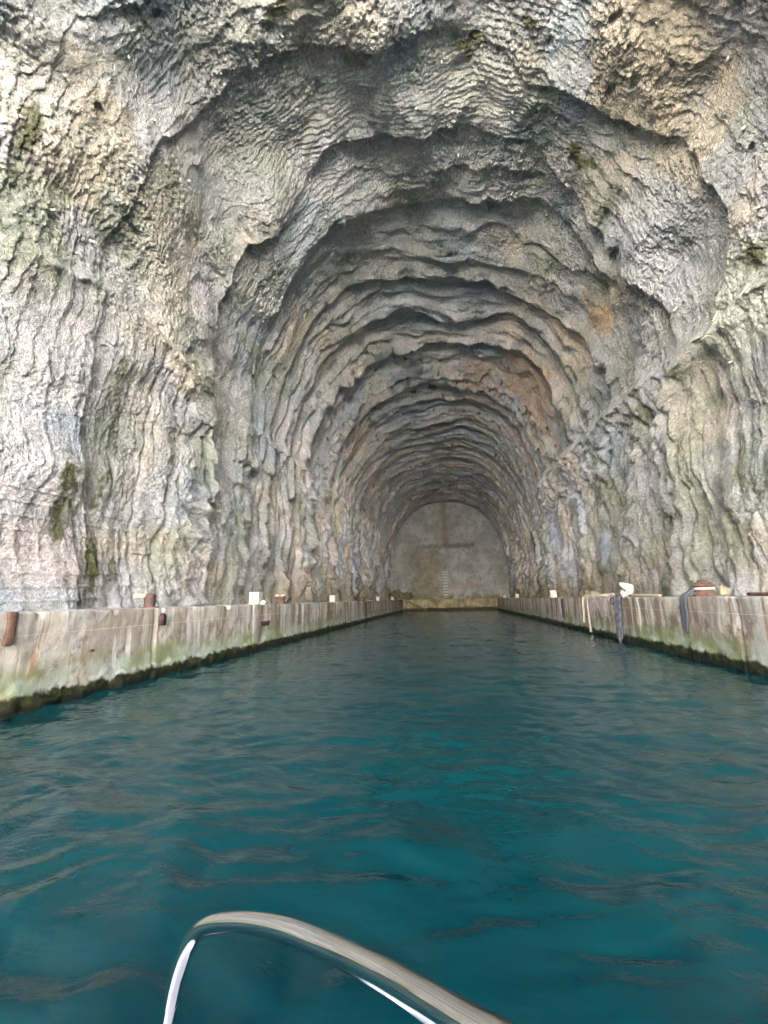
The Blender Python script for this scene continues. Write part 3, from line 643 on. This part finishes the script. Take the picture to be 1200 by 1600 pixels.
def lump(name, c, s, mat, seed, amp=0.3, sub=4, freq=1.2, flat=None):
    bm = bmesh.new(); bmesh.ops.create_icosphere(bm, subdivisions=sub, radius=1.0)
    A = np.array([v.co[:] for v in bm.verts]); N = 1 + amp * fbm(A[:, 0] * freq + seed, A[:, 1] * freq, A[:, 2] * freq, 4, 0.6)
    for v, n in zip(bm.verts, N):
        v.co = Vector((v.co.x * s[0] * n, v.co.y * s[1] * n, v.co.z * s[2] * n))
        if flat is not None and v.co.z < flat: v.co.z = flat
    o = obj(name, bm, mat); o.location = c; return o
tag(lump('rubble_heap', (-7.0, 57.0, QZ), (1.9, 0.8, 1.1), M_rubble, 3.1, 0.45, 5, 1.6, -0.02), 'dark muddy rubble heap in the far left corner below the end wall', 'rubble')

# ------------------------------------------------------------------ tubes
def tube(pts, rad, seg=12, closed_ends=True, sub=6):
    """smooth tube through pts (Catmull-Rom); rad: number or list"""
    P = np.array(pts, float); n = len(P); rl = rad if hasattr(rad, '__len__') else [rad] * n
    Q = []; Rl = []
    for i in range(n - 1):
        p0 = P[max(i - 1, 0)]; p1 = P[i]; p2 = P[i + 1]; p3 = P[min(i + 2, n - 1)]
        for k in range(sub):
            t = k / sub
            Q.append(0.5 * ((2 * p1) + (-p0 + p2) * t + (2 * p0 - 5 * p1 + 4 * p2 - p3) * t * t + (-p0 + 3 * p1 - 3 * p2 + p3) * t ** 3)); Rl.append(rl[i] + (rl[i + 1] - rl[i]) * t)
    Q.append(P[-1]); Rl.append(rl[-1]); Q = np.array(Q)
    bm = bmesh.new(); rings = []; up = np.array([0.13, 0.21, 0.97])
    T = np.gradient(Q, axis=0); T /= np.linalg.norm(T, axis=1)[:, None] + 1e-12
    a = np.cross(T[0], up); a /= np.linalg.norm(a)
    for q, t, r in zip(Q, T, Rl):
        a = a - t * np.dot(a, t); a /= np.linalg.norm(a) + 1e-12; b = np.cross(t, a)
        rings.append([bm.verts.new(q + r * (math.cos(2 * math.pi * k / seg) * a + math.sin(2 * math.pi * k / seg) * b)) for k in range(seg)])
    for r0, r1 in zip(rings, rings[1:]):
        for k in range(seg): bm.faces.new((r0[k], r0[(k + 1) % seg], r1[(k + 1) % seg], r1[k]))
    if closed_ends: bm.faces.new(rings[0]); bm.faces.new(rings[-1][::-1])
    return bm
def lathe(prof_, seg=24, c=(0, 0, 0)):
    bm = bmesh.new(); rings = []
    for r, z in prof_: rings.append([bm.verts.new((c[0] + r * math.cos(2 * math.pi * k / seg), c[1] + r * math.sin(2 * math.pi * k / seg), c[2] + z)) for k in range(seg)])
    for r0, r1 in zip(rings, rings[1:]):
        for k in range(seg): bm.faces.new((r0[k], r0[(k + 1) % seg], r1[(k + 1) % seg], r1[k]))
    bm.faces.new(rings[0][::-1]); bm.faces.new(rings[-1]); return bm
def rough(bm, amp, freq, seed=0.0):
    bm.verts.ensure_lookup_table(); A = np.array([v.co[:] for v in bm.verts])
    for k in range(3):
        d = amp * fbm(A[:, 0] * freq + seed + 9 * k, A[:, 1] * freq, A[:, 2] * freq, 3)
        for v, q in zip(bm.verts, d): v.co[k] += float(q)
    return bm

# ------------------------------------------------------------------ things on and in the quays
def side_x(lat): return CAM[0] + lat
# steel and holes in the faces are parts of the quays
def face_part(name, parent, y, z, wy, hz, mat, side, th=0.05, label=None, arched=False):
    bm = bmesh.new(); xf = (XL if side < 0 else XR)
    if arched:
        pts = [(-wy / 2, -hz / 2), (wy / 2, -hz / 2)] + [(wy / 2 * math.cos(a), hz * 0.12 + hz * 0.4 * math.sin(a)) for a in np.linspace(0, math.pi, 12)]
        vs = [bm.verts.new((0, p, q)) for p, q in pts]; f = bm.faces.new(vs)
        e = bmesh.ops.extrude_face_region(bm, geom=[f]); bmesh.ops.translate(bm, verts=[v for v in e['geom'] if isinstance(v, bmesh.types.BMVert)], vec=(th, 0, 0))
    else:
        bm_box(bm, 0, 0, 0, th, wy, hz, min(th, wy) * 0.25); bmesh.ops.subdivide_edges(bm, edges=bm.edges[:], cuts=3, use_grid_fill=True); rough(bm, 0.012, 7, y)
    o = obj(name, bm, mat, parent); o.location = (xf, y, z)
    if label: o['label'] = label
    return o
face_part('steel_fender', ql, depth_at(20, -6.67), 1.28, 0.13, 0.50, M_rust, -1, 0.16, 'rusty orange steel fender post at the near end of the quay')
face_part('drain_hole', ql, depth_at(255, -6.67), 1.26, 0.20, 0.26, M_darkrust, -1, 0.05, 'arched rusty drain hole below the quay top', True)
face_part('mooring_plate', ql, depth_at(415, -6.67), 0.85, 0.75, 0.17, M_darkrust, -1, 0.07, 'dark rusty slotted iron plate')
face_part('rusty_bolt', ql, depth_at(153, -6.67), 0.78, 0.09, 0.05, M_rust, -1, 0.04)
face_part('steel_fender', ql, depth_at(571, -6.67), 0.80, 0.55, 1.35, M_rust, -1, 0.08, 'orange rusted steel strip far along the quay')
face_part('steel_fender', qr, depth_at(878, 5.97), 0.95, 0.22, 1.0, M_darkrust, 1, 0.06, 'dark rusted vertical steel strip')

def block(x, y, s, seed, label, leftcap=False):
    root = empty('marker_block', (x, y, QZ)); tag(root, label, 'marker block', 'white painted blocks standing along both quays')
    bm = bmesh.new(); bm_box(bm, 0, 0, s * .56, s * .92, s * .92, s * 1.12, 0.02); bmesh.ops.subdivide_edges(bm, edges=bm.edges[:], cuts=2, use_grid_fill=True); rough(bm, 0.012, 5, seed); obj('block', bm, M_white, root, True)
    bm = bmesh.new(); bm_box(bm, 0, 0, -0.005, s * 1.15, s * 1.15, 0.05, 0.01); obj('base_plate', bm, M_flake, root, False)
    return root
def blk(px, lat, s, label): return block(side_x(lat), depth_at(px, lat), s, px * .1, label)
b0 = blk(400, -7.05, 0.40, 'largest white block, nearest on the left quay, with a pale pebble at its foot')
blk(520.5, -7.05, 0.36, 'second white block along the left quay beyond the white-topped bollard')
blk(591, -7.05, 0.34, 'third small white block along the left quay past the low far bollard')
blk(613.5, -7.05, 0.34, 'farthest tiny white block on the left quay close to the end wall')
blk(865, 6.4, 0.42, 'largest white block, nearest on the right quay, before the hanging rags')
blk(808.5, 6.4, 0.36, 'second small white block along the right quay')
blk(789, 6.4, 0.34, 'farthest tiny white block on the right quay close to the end wall')
tag(lump('stone', (side_x(-6.75), depth_at(409, -6.8), QZ + 0.06), (0.09, 0.08, 0.09), M_stub, 2.2), 'small pale stone lying beside the nearest left white block', 'stone')

# left near bollard: upright post with a flaking arm to the left
r = empty('bollard', (side_x(-6.95), depth_at(234, -6.95), QZ)); tag(r, 'short rusty red post bollard with a flaking pale arm pointing left', 'bollard', 'rusty bollards on the quays')
obj('post', rough(lathe([(0.135, 0), (0.125, 0.02), (0.12, 0.10), (0.118, 0.24), (0.122, 0.28), (0.09, 0.315), (0.03, 0.325)]), 0.006, 9), M_darkrust, r)
bm = bmesh.new(); bm_box(bm, -0.20, 0, 0.275, 0.34, 0.22, 0.09, 0.03); bmesh.ops.subdivide_edges(bm, edges=bm.edges[:], cuts=2, use_grid_fill=True); obj('arm', rough(bm, 0.012, 8, 3), M_flake, r)
obj('foot_plate', lathe([(0.20, -0.01), (0.20, 0.025), (0.14, 0.03)]), M_rust, r)
# left second: drum with white caps
r = empty('bollard', (side_x(-7.0), depth_at(438, -7.0), QZ)); tag(r, 'squat rusty bollard with white lumps on its top behind the largest left block', 'bollard', 'rusty bollards on the quays')
obj('post', rough(lathe([(0.22, 0), (0.19, 0.04), (0.17, 0.2), (0.22, 0.25), (0.20, 0.30)]), 0.01, 6), M_rust, r)
for dx in (-0.13, 0.10): c = lump('cap', (dx, 0, 0.32), (0.10, 0.10, 0.06), M_white, dx * 30, .3, 3); c.parent = r
r = empty('bollard', (side_x(-7.0), depth_at(565, -7.0), QZ)); tag(r, 'low far rusty bollard on the left quay between the second and third blocks', 'bollard', 'rusty bollards on the quays')
obj('post', rough(lathe([(0.30, 0), (0.26, 0.05), (0.24, 0.16), (0.34, 0.22), (0.30, 0.28)]), 0.01, 6), M_rust, r); obj('foot_plate', lathe([(0.38, -0.01), (0.38, 0.03), (0.28, 0.035)]), M_darkrust, r)
# right near bollard: mushroom head with turns of line
yb = depth_at(1103, 6.45); r = empty('bollard', (side_x(6.45), yb, QZ)); tag(r, 'stout rusty mushroom bollard on the right quay with line wound round it', 'bollard', 'rusty bollards on the quays')
obj('post', rough(lathe([(0.27, 0), (0.25, 0.03), (0.20, 0.07), (0.185, 0.20), (0.20, 0.25)], 32), 0.006, 8), M_rust, r)
obj('head', rough(lathe([(0.19, 0.24), (0.27, 0.255), (0.27, 0.285), (0.20, 0.33), (0.12, 0.37), (0.10, 0.41), (0.04, 0.43)], 32), 0.008, 8), M_rust, r)
pts = []; 
for k in range(40): a = k / 39 * math.pi * 6.2; pts.append((0.225 * math.cos(a), 0.225 * math.sin(a), 0.175 + 0.05 * k / 39))
ln = obj('mooring_line', tube(pts, 0.016, 8, sub=3), M_white); ln.location = (side_x(6.45), yb, QZ); tag(ln, 'thin pale mooring line wound round the stout right bollard', 'rope')
p_ = (side_x(7.3), yb + 0.7, QZ + 0.10)
tag(lump('painted_stone', p_, (0.15, 0.14, 0.16), M_yellow, 7.7, .3, 4), 'yellow painted stone behind the stout right bollard', 'stone', None)
tag(lump('painted_stone', (side_x(6.9), depth_at(931, 6.9), QZ + 0.09), (0.26, 0.22, 0.20), M_yellow, 1.3, .35, 4), 'small faded yellow stone on the right quay above the hanging rags', 'stone')
# pipe lying on the quay at the right edge
bm = tube([(side_x(6.9), yb - 0.9, QZ + 0.04), (side_x(6.8), yb - 2.2, QZ + 0.04), (side_x(7.0), yb - 4.0, QZ + 0.04)], 0.04, 12)
tag(obj('rusty_pipe', bm, M_rust), 'thin rusty pipe lying on the right quay at the edge of the view', 'pipe')

# dark rope hank hanging over the quay edge near the right bollard
def hang_rope(px, lat0, zbot, name, label, n=5, w=0.16, mat=M_rope, rad=0.017, seed=1, top=None, cat='rope'):
    y = depth_at(px, 5.97); rs = random.Random(seed); x = XR - 0.06
    root = empty(name, (0, 0, 0)); tag(root, label, cat)
    tx, ty, tz = top if top else (x + 0.6, y, QZ + 0.05)
    for k in range(n):
        o1 = rs.uniform(-w, w) * .5; o2 = rs.uniform(-w, w) * .5; zb = zbot + rs.uniform(0, 0.3) * (k > 0)
        pts = [(tx, ty + rs.uniform(-.04, .04), tz), ((tx + x) / 2 + .1, (ty + y) / 2 + o1 * .4, QZ + 0.05 + rs.uniform(0, .03)), (x + 0.02, y + o1, QZ + 0.02), (x - 0.03, y + o1 * 1.1, QZ - 0.2),
               (x - 0.04, y + o1 * 1.3, (QZ + zb) / 2), (x - 0.04, y + (o1 + o2) * .6, zb), (x - 0.04, y + o2 * 1.3, (QZ + zb) / 2 + .1), (x - 0.03, y + o2, QZ - 0.2), (x + 0.03, y + o2 * .8, QZ + 0.03), (tx - .05, ty + rs.uniform(-.05, .05), tz)]
        obj('strand', tube(pts, rad, 8, sub=6), mat, root)
    return root
hang_rope(1072, 0, 0.62, 'rope_hank', 'dark grey rope hank looped over the right quay edge beside the stout bollard', 8, 0.26, M_rope, 0.020, 3, (side_x(6.3), yb + .02, QZ + 0.22))

def sheet(y0, y1, ztop, zbot_f, wob, seed, xoff=0.06, nz=40, ny=24, over=0.5):
    """rag hanging on the right face: goes over the edge; zbot_f(t) = lowest z at t"""
    P = np.zeros((nz, ny, 3))
    for j in range(ny):
        t = j / (ny - 1); y = y0 + (y1 - y0) * t; zb = zbot_f(t)
        for i in range(nz):
            u = i / (nz - 1); s = u * (over + ztop - zb)
            if s < over: x = XR + over - s - 0.03; z = QZ + 0.035
            else: x = XR - xoff; z = ztop - (s - over)
            if abs(s - over) < 0.08: x = XR - xoff + 0.04; z = QZ + 0.01
            sh = 1 - 0.35 * u
            yy = (y0 + y1) / 2 + (y - (y0 + y1) / 2) * sh
            f = wob * math.sin(t * 19 + seed + 2 * u) * (0.4 + u) + 0.5 * wob * math.sin(t * 41 + seed * 2)
            P[i, j] = (x - abs(f) - 0.01, yy + 0.03 * math.sin(u * 7 + seed), z + (abs(f) if s < over else 0))
    return P
def rag(name, label, y0, y1, zf, mat, seed, wob=0.03, cat='rag', xoff=0.06, over=.5):
    o = obj(name, grid_mesh(name, sheet(y0, y1, QZ, zf, wob, seed, xoff, over=over)), mat)
    m = o.modifiers.new('thick', 'SOLIDIFY'); m.thickness = 0.008
    return tag(o, label, cat)
yr = depth_at(970, 5.97)
rag('grey_rag', 'long grey blue rag hanging off the right quay down into the water', yr - 0.32, yr + 0.36, lambda t: -0.03 + 0.35 * abs(t - .55), M_cloth, 1.0, 0.05, xoff=0.10)
rag('pale_rag', 'wide pale pinkish torn rag draped over the right quay edge', yr + 0.40, yr + 4.0, lambda t: 0.55 + 0.50 * abs(math.sin(t * 5.0 + 1.8)) + .12 * math.sin(t * 27), M_cloth2, 2.3, 0.03)
rp = empty('pale_rope', (0, 0, 0)); tag(rp, 'bleached tan rope end hanging beside the pale torn rag to the water', 'rope')
y9 = depth_at(914, 5.97)
obj('strand', tube([(XR + 0.7, y9 - 1.6, QZ + 0.12), (XR + 0.3, y9 - .7, QZ + 0.07), (XR + 0.05, y9, QZ + 0.05), (XR - 0.07, y9 + .05, QZ - 0.15), (XR - 0.10, y9 - .0, 0.9), (XR - 0.12, y9 + .05, 0.42)], 0.055, 10), M_tan, rp)
obj('strand', tube([(XR + 0.7, y9 - 1.5, QZ + 0.10), (XR + 0.3, y9 - 1.1, QZ + 0.05), (XR + 0.04, y9 - .55, QZ + 0.04), (XR - 0.07, y9 - .6, QZ - 0.15), (XR - 0.10, y9 - .68, 0.8), (XR - 0.12, y9 - .75, 0.06)], 0.05, 10), M_tan, rp)
y8 = depth_at(955, 5.97)
tag(obj('thin_line', tube([(XR - .05, y8 + 1.2, QZ - .05), (XR - .1, y8 + .6, 1.05), (XR - .12, y8 - .1, 0.72), (XR - .1, y8 - .6, 1.1), (XR - .06, y8 - .9, QZ)], 0.018, 6), M_tan), 'thin sagging tan line hung between the pale rag and the grey rag', 'rope')
tag(obj('mooring_ring', tube([(XR - .08, y8 - .35 + .17 * math.cos(a), QZ - .12 + .12 * math.sin(a)) for a in np.linspace(0, 2 * math.pi, 14)], 0.022, 8), M_rust), 'rusty iron mooring ring on the right quay edge by the grey rag', 'mooring ring')

# white broken chair-shell-like sheet on the bollard: torn fender
yw = depth_at(985, 6.15)
r = empty('torn_fender', (side_x(6.10), yw, QZ)); r.scale = (0.8, 0.8, 0.85); tag(r, 'white torn plastic fender leaning over knotted rope on the right quay', 'fender')
bm = bmesh.new(); outl = [(-.27, .66), (-.02, .61), (.24, .56), (.30, .50), (.29, .36), (.24, .20), (.15, .16), (.06, .22), (-.10, .36), (-.24, .46), (-.29, .56)]
f0 = [bm.verts.new((x, -0.03, z - .04)) for x, z in outl]; ff = bm.faces.new(f0)
e = bmesh.ops.extrude_face_region(bm, geom=[ff]); bmesh.ops.translate(bm, verts=[v for v in e['geom'] if isinstance(v, bmesh.types.BMVert)], vec=(0, 0.10, 0))
bmesh.ops.bevel(bm, geom=bm.edges[:], offset=0.02, segments=2, affect='EDGES'); obj('shell', rough(bm, 0.012, 5, 2), M_white, r)
for k, (x, z, s) in enumerate([(-.16, .10, .11), (-.22, .20, .09), (-.08, .16, .08), (.04, .09, .10), (-.02, .24, .06)]):
    q = lump('knot', (x, 0.0, z), (s, s * .8, s), M_cloth2, k * 3.3, .4, 3); q.parent = r
obj('stalk', tube([(.02, 0.02, 0.0), (-.04, .02, .14), (-.02, .02, .30)], 0.035, 8), M_rope, r)
tag(obj('quay_rope', tube([(side_x(6.3), yw - 1.9, QZ + .04), (side_x(6.15), yw - 1.0, QZ + .06), (side_x(6.12), yw - .1, QZ + .07), (side_x(6.2), yw + .3, QZ + .06)], 0.045, 8), M_tan), 'pale rope lying along the right quay top beside the torn white fender', 'rope')
y7 = depth_at(877, 5.97)
rag('paper_scrap', 'small white scrap caught on the right quay face below the nearest right block', y7 - 0.25, y7 + .1, lambda t: 0.55 + 0.2 * abs(t - .5), M_white, 5.0, 0.02, 'scrap', 0.08, 0.12)
# timber and weed heap lying in front of the far quay
tag(obj('drift_beam', tube([(-5.4, 56.0, 1.25), (-4.4, 55.9, 0.8), (-3.0, 55.8, 0.1)], 0.09, 8), M_rubble), 'dark drift beam leaning on the far ochre quay', 'beam')

# ------------------------------------------------------------------ anchor stubs all over the vault
SPOTS = [(203,93),(137,298),(222,331),(146,382),(297,289),(374,290),(273,391),(334,396),(300,484),(386,378),(375,450),(505,327),(547,298),(495,236),(484,283),(512,233),(284,555),(288,565),(315,588),
 (1027,38),(1046,135),(882,290),(1011,212),(963,355),(1063,355),(961,388),(925,408),(1063,472),(962,478),(1075,630),(931,412),(660,340),(600,330),(742,285),(715,240),(630,438),(585,395),(440,520),(410,500),(372,520),(420,610),(390,700),(352,710),
 (320,790),(285,812),(340,803),(200,590),(236,515),(1036,745),(1085,632),(1090,640),(1150,560),(1030,660),(1100,560),(870,180),(955,820),(905,860),(840,690),(905,690),(450,720),(470,560),(530,520),(560,600),(590,560),(700,520),(740,520),(760,600),(640,640),
 (690,650),(620,690),(580,700),(730,690),(700,730),(545,760),(830,760),(860,700),(400,430),(610,120),(650,150),(690,100),(560,160),(440,60),(520,100),(760,130),(800,170),(1120,120),(1150,220),(1180,330),(60,30),(100,120),(30,180),(80,330),(180,230),(240,190),(260,440),(190,440),
 (850,350),(800,300),(880,480),(830,440),(780,400),(720,380),(690,480),(950,560),(975,600),(1010,500),(880,585),(500,400),(520,440),(480,480),(600,590),(665,575)]
bm = lathe([(0.030, -0.05), (0.032, 0.0), (0.034, 0.06), (0.030, 0.13), (0.018, 0.15)], 10)
stub0 = obj('anchor_stub', rough(bm, 0.006, 18), M_stub)
tag(stub0, 'short pale anchor stub poking out of the rock vault', 'anchor stub', 'pale anchor stubs scattered over the rock vault')
rs = random.Random(9)
for k, (a, b) in enumerate(SPOTS):
    o = stub0 if k == 0 else stub0.copy()
    if k: COL.objects.link(o)
    p, n = vault_point(a, b)
    d = Vector(n) * 0.8 + Vector((rs.uniform(-.5, .5), rs.uniform(-.8, .1), rs.uniform(-.9, .1)))
    o.location = Vector(p); o.rotation_euler = d.to_track_quat('Z', 'Y').to_euler(); s = rs.uniform(0.65, 1.1) * (1.0 + 0.02 * max(0, p[1] - 14)); o.scale = (s * rs.uniform(.8, 1.3), s, s * rs.uniform(0.6, 1.2))

# ------------------------------------------------------------------ boat rail in the foreground
def pix3(px, py, zd): return CAM + (M.T @ np.array([(px - 600) / F * zd, (800 - py) / F * zd, -zd]))
RP = [(261, 1600, .66), (268, 1562, .655), (278, 1520, .65), (297, 1472, .645), (324, 1447, .63), (378, 1441, .58), (442, 1451, .52), (515, 1480, .455), (600, 1522, .375), (672, 1565, .315), (728, 1600, .278), (790, 1638, .245), (850, 1682, .22)]
P3 = [pix3(*q) for q in RP]
lo = P3[0] + (P3[0] - P3[2]) / np.linalg.norm(P3[0] - P3[2]) * 0.30
lo2 = lo + np.array([-0.02, -0.02, -0.35])
en = P3[-1] + (P3[-1] - P3[-2]) / np.linalg.norm(P3[-1] - P3[-2]) * 0.15
en2 = en + (P3[-1] - P3[-2]) * 1.5 + np.array([0, 0, -0.15])
rl = tube([lo2, lo] + P3 + [en, en2], 0.0122, 32, sub=10)
boat = empty('motor_boat', (0.1, -1.5, 0)); tag(boat, 'small motor boat carrying the shiny bent stainless steel rail in the foreground', 'boat')
o = obj('rail', rl, M_steel); o.location = -boat.location; o.parent = boat
hs_ = []
for yy in np.linspace(-6.0, 0.90, 40):
    u = (yy + 6.0) / 6.90; w = 1.15 * (1 - max(0, (u - 0.45) / 0.55) ** 7) + 0.02
    hs_.append([(0.1 + w * a, yy, z) for a, z in [(-.0, -.25), (-.7, -.15), (-.92, .2), (-1.0, .62), (-.97, .66), (-.9, .66), (-.85, .58), (0, .60), (.85, .58), (.9, .66), (.97, .66), (1.0, .62), (.92, .2), (.7, -.15), (0, -.25)]])
o = obj('hull', grid_mesh('hull', np.array(hs_)), mat_simple('white_gelcoat', (0.20, 0.20, 0.21), (0.24, 0.24, 0.24), 2, 0.4, 0, 0.05, 0.002)); o.location = -boat.location; o.parent = boat
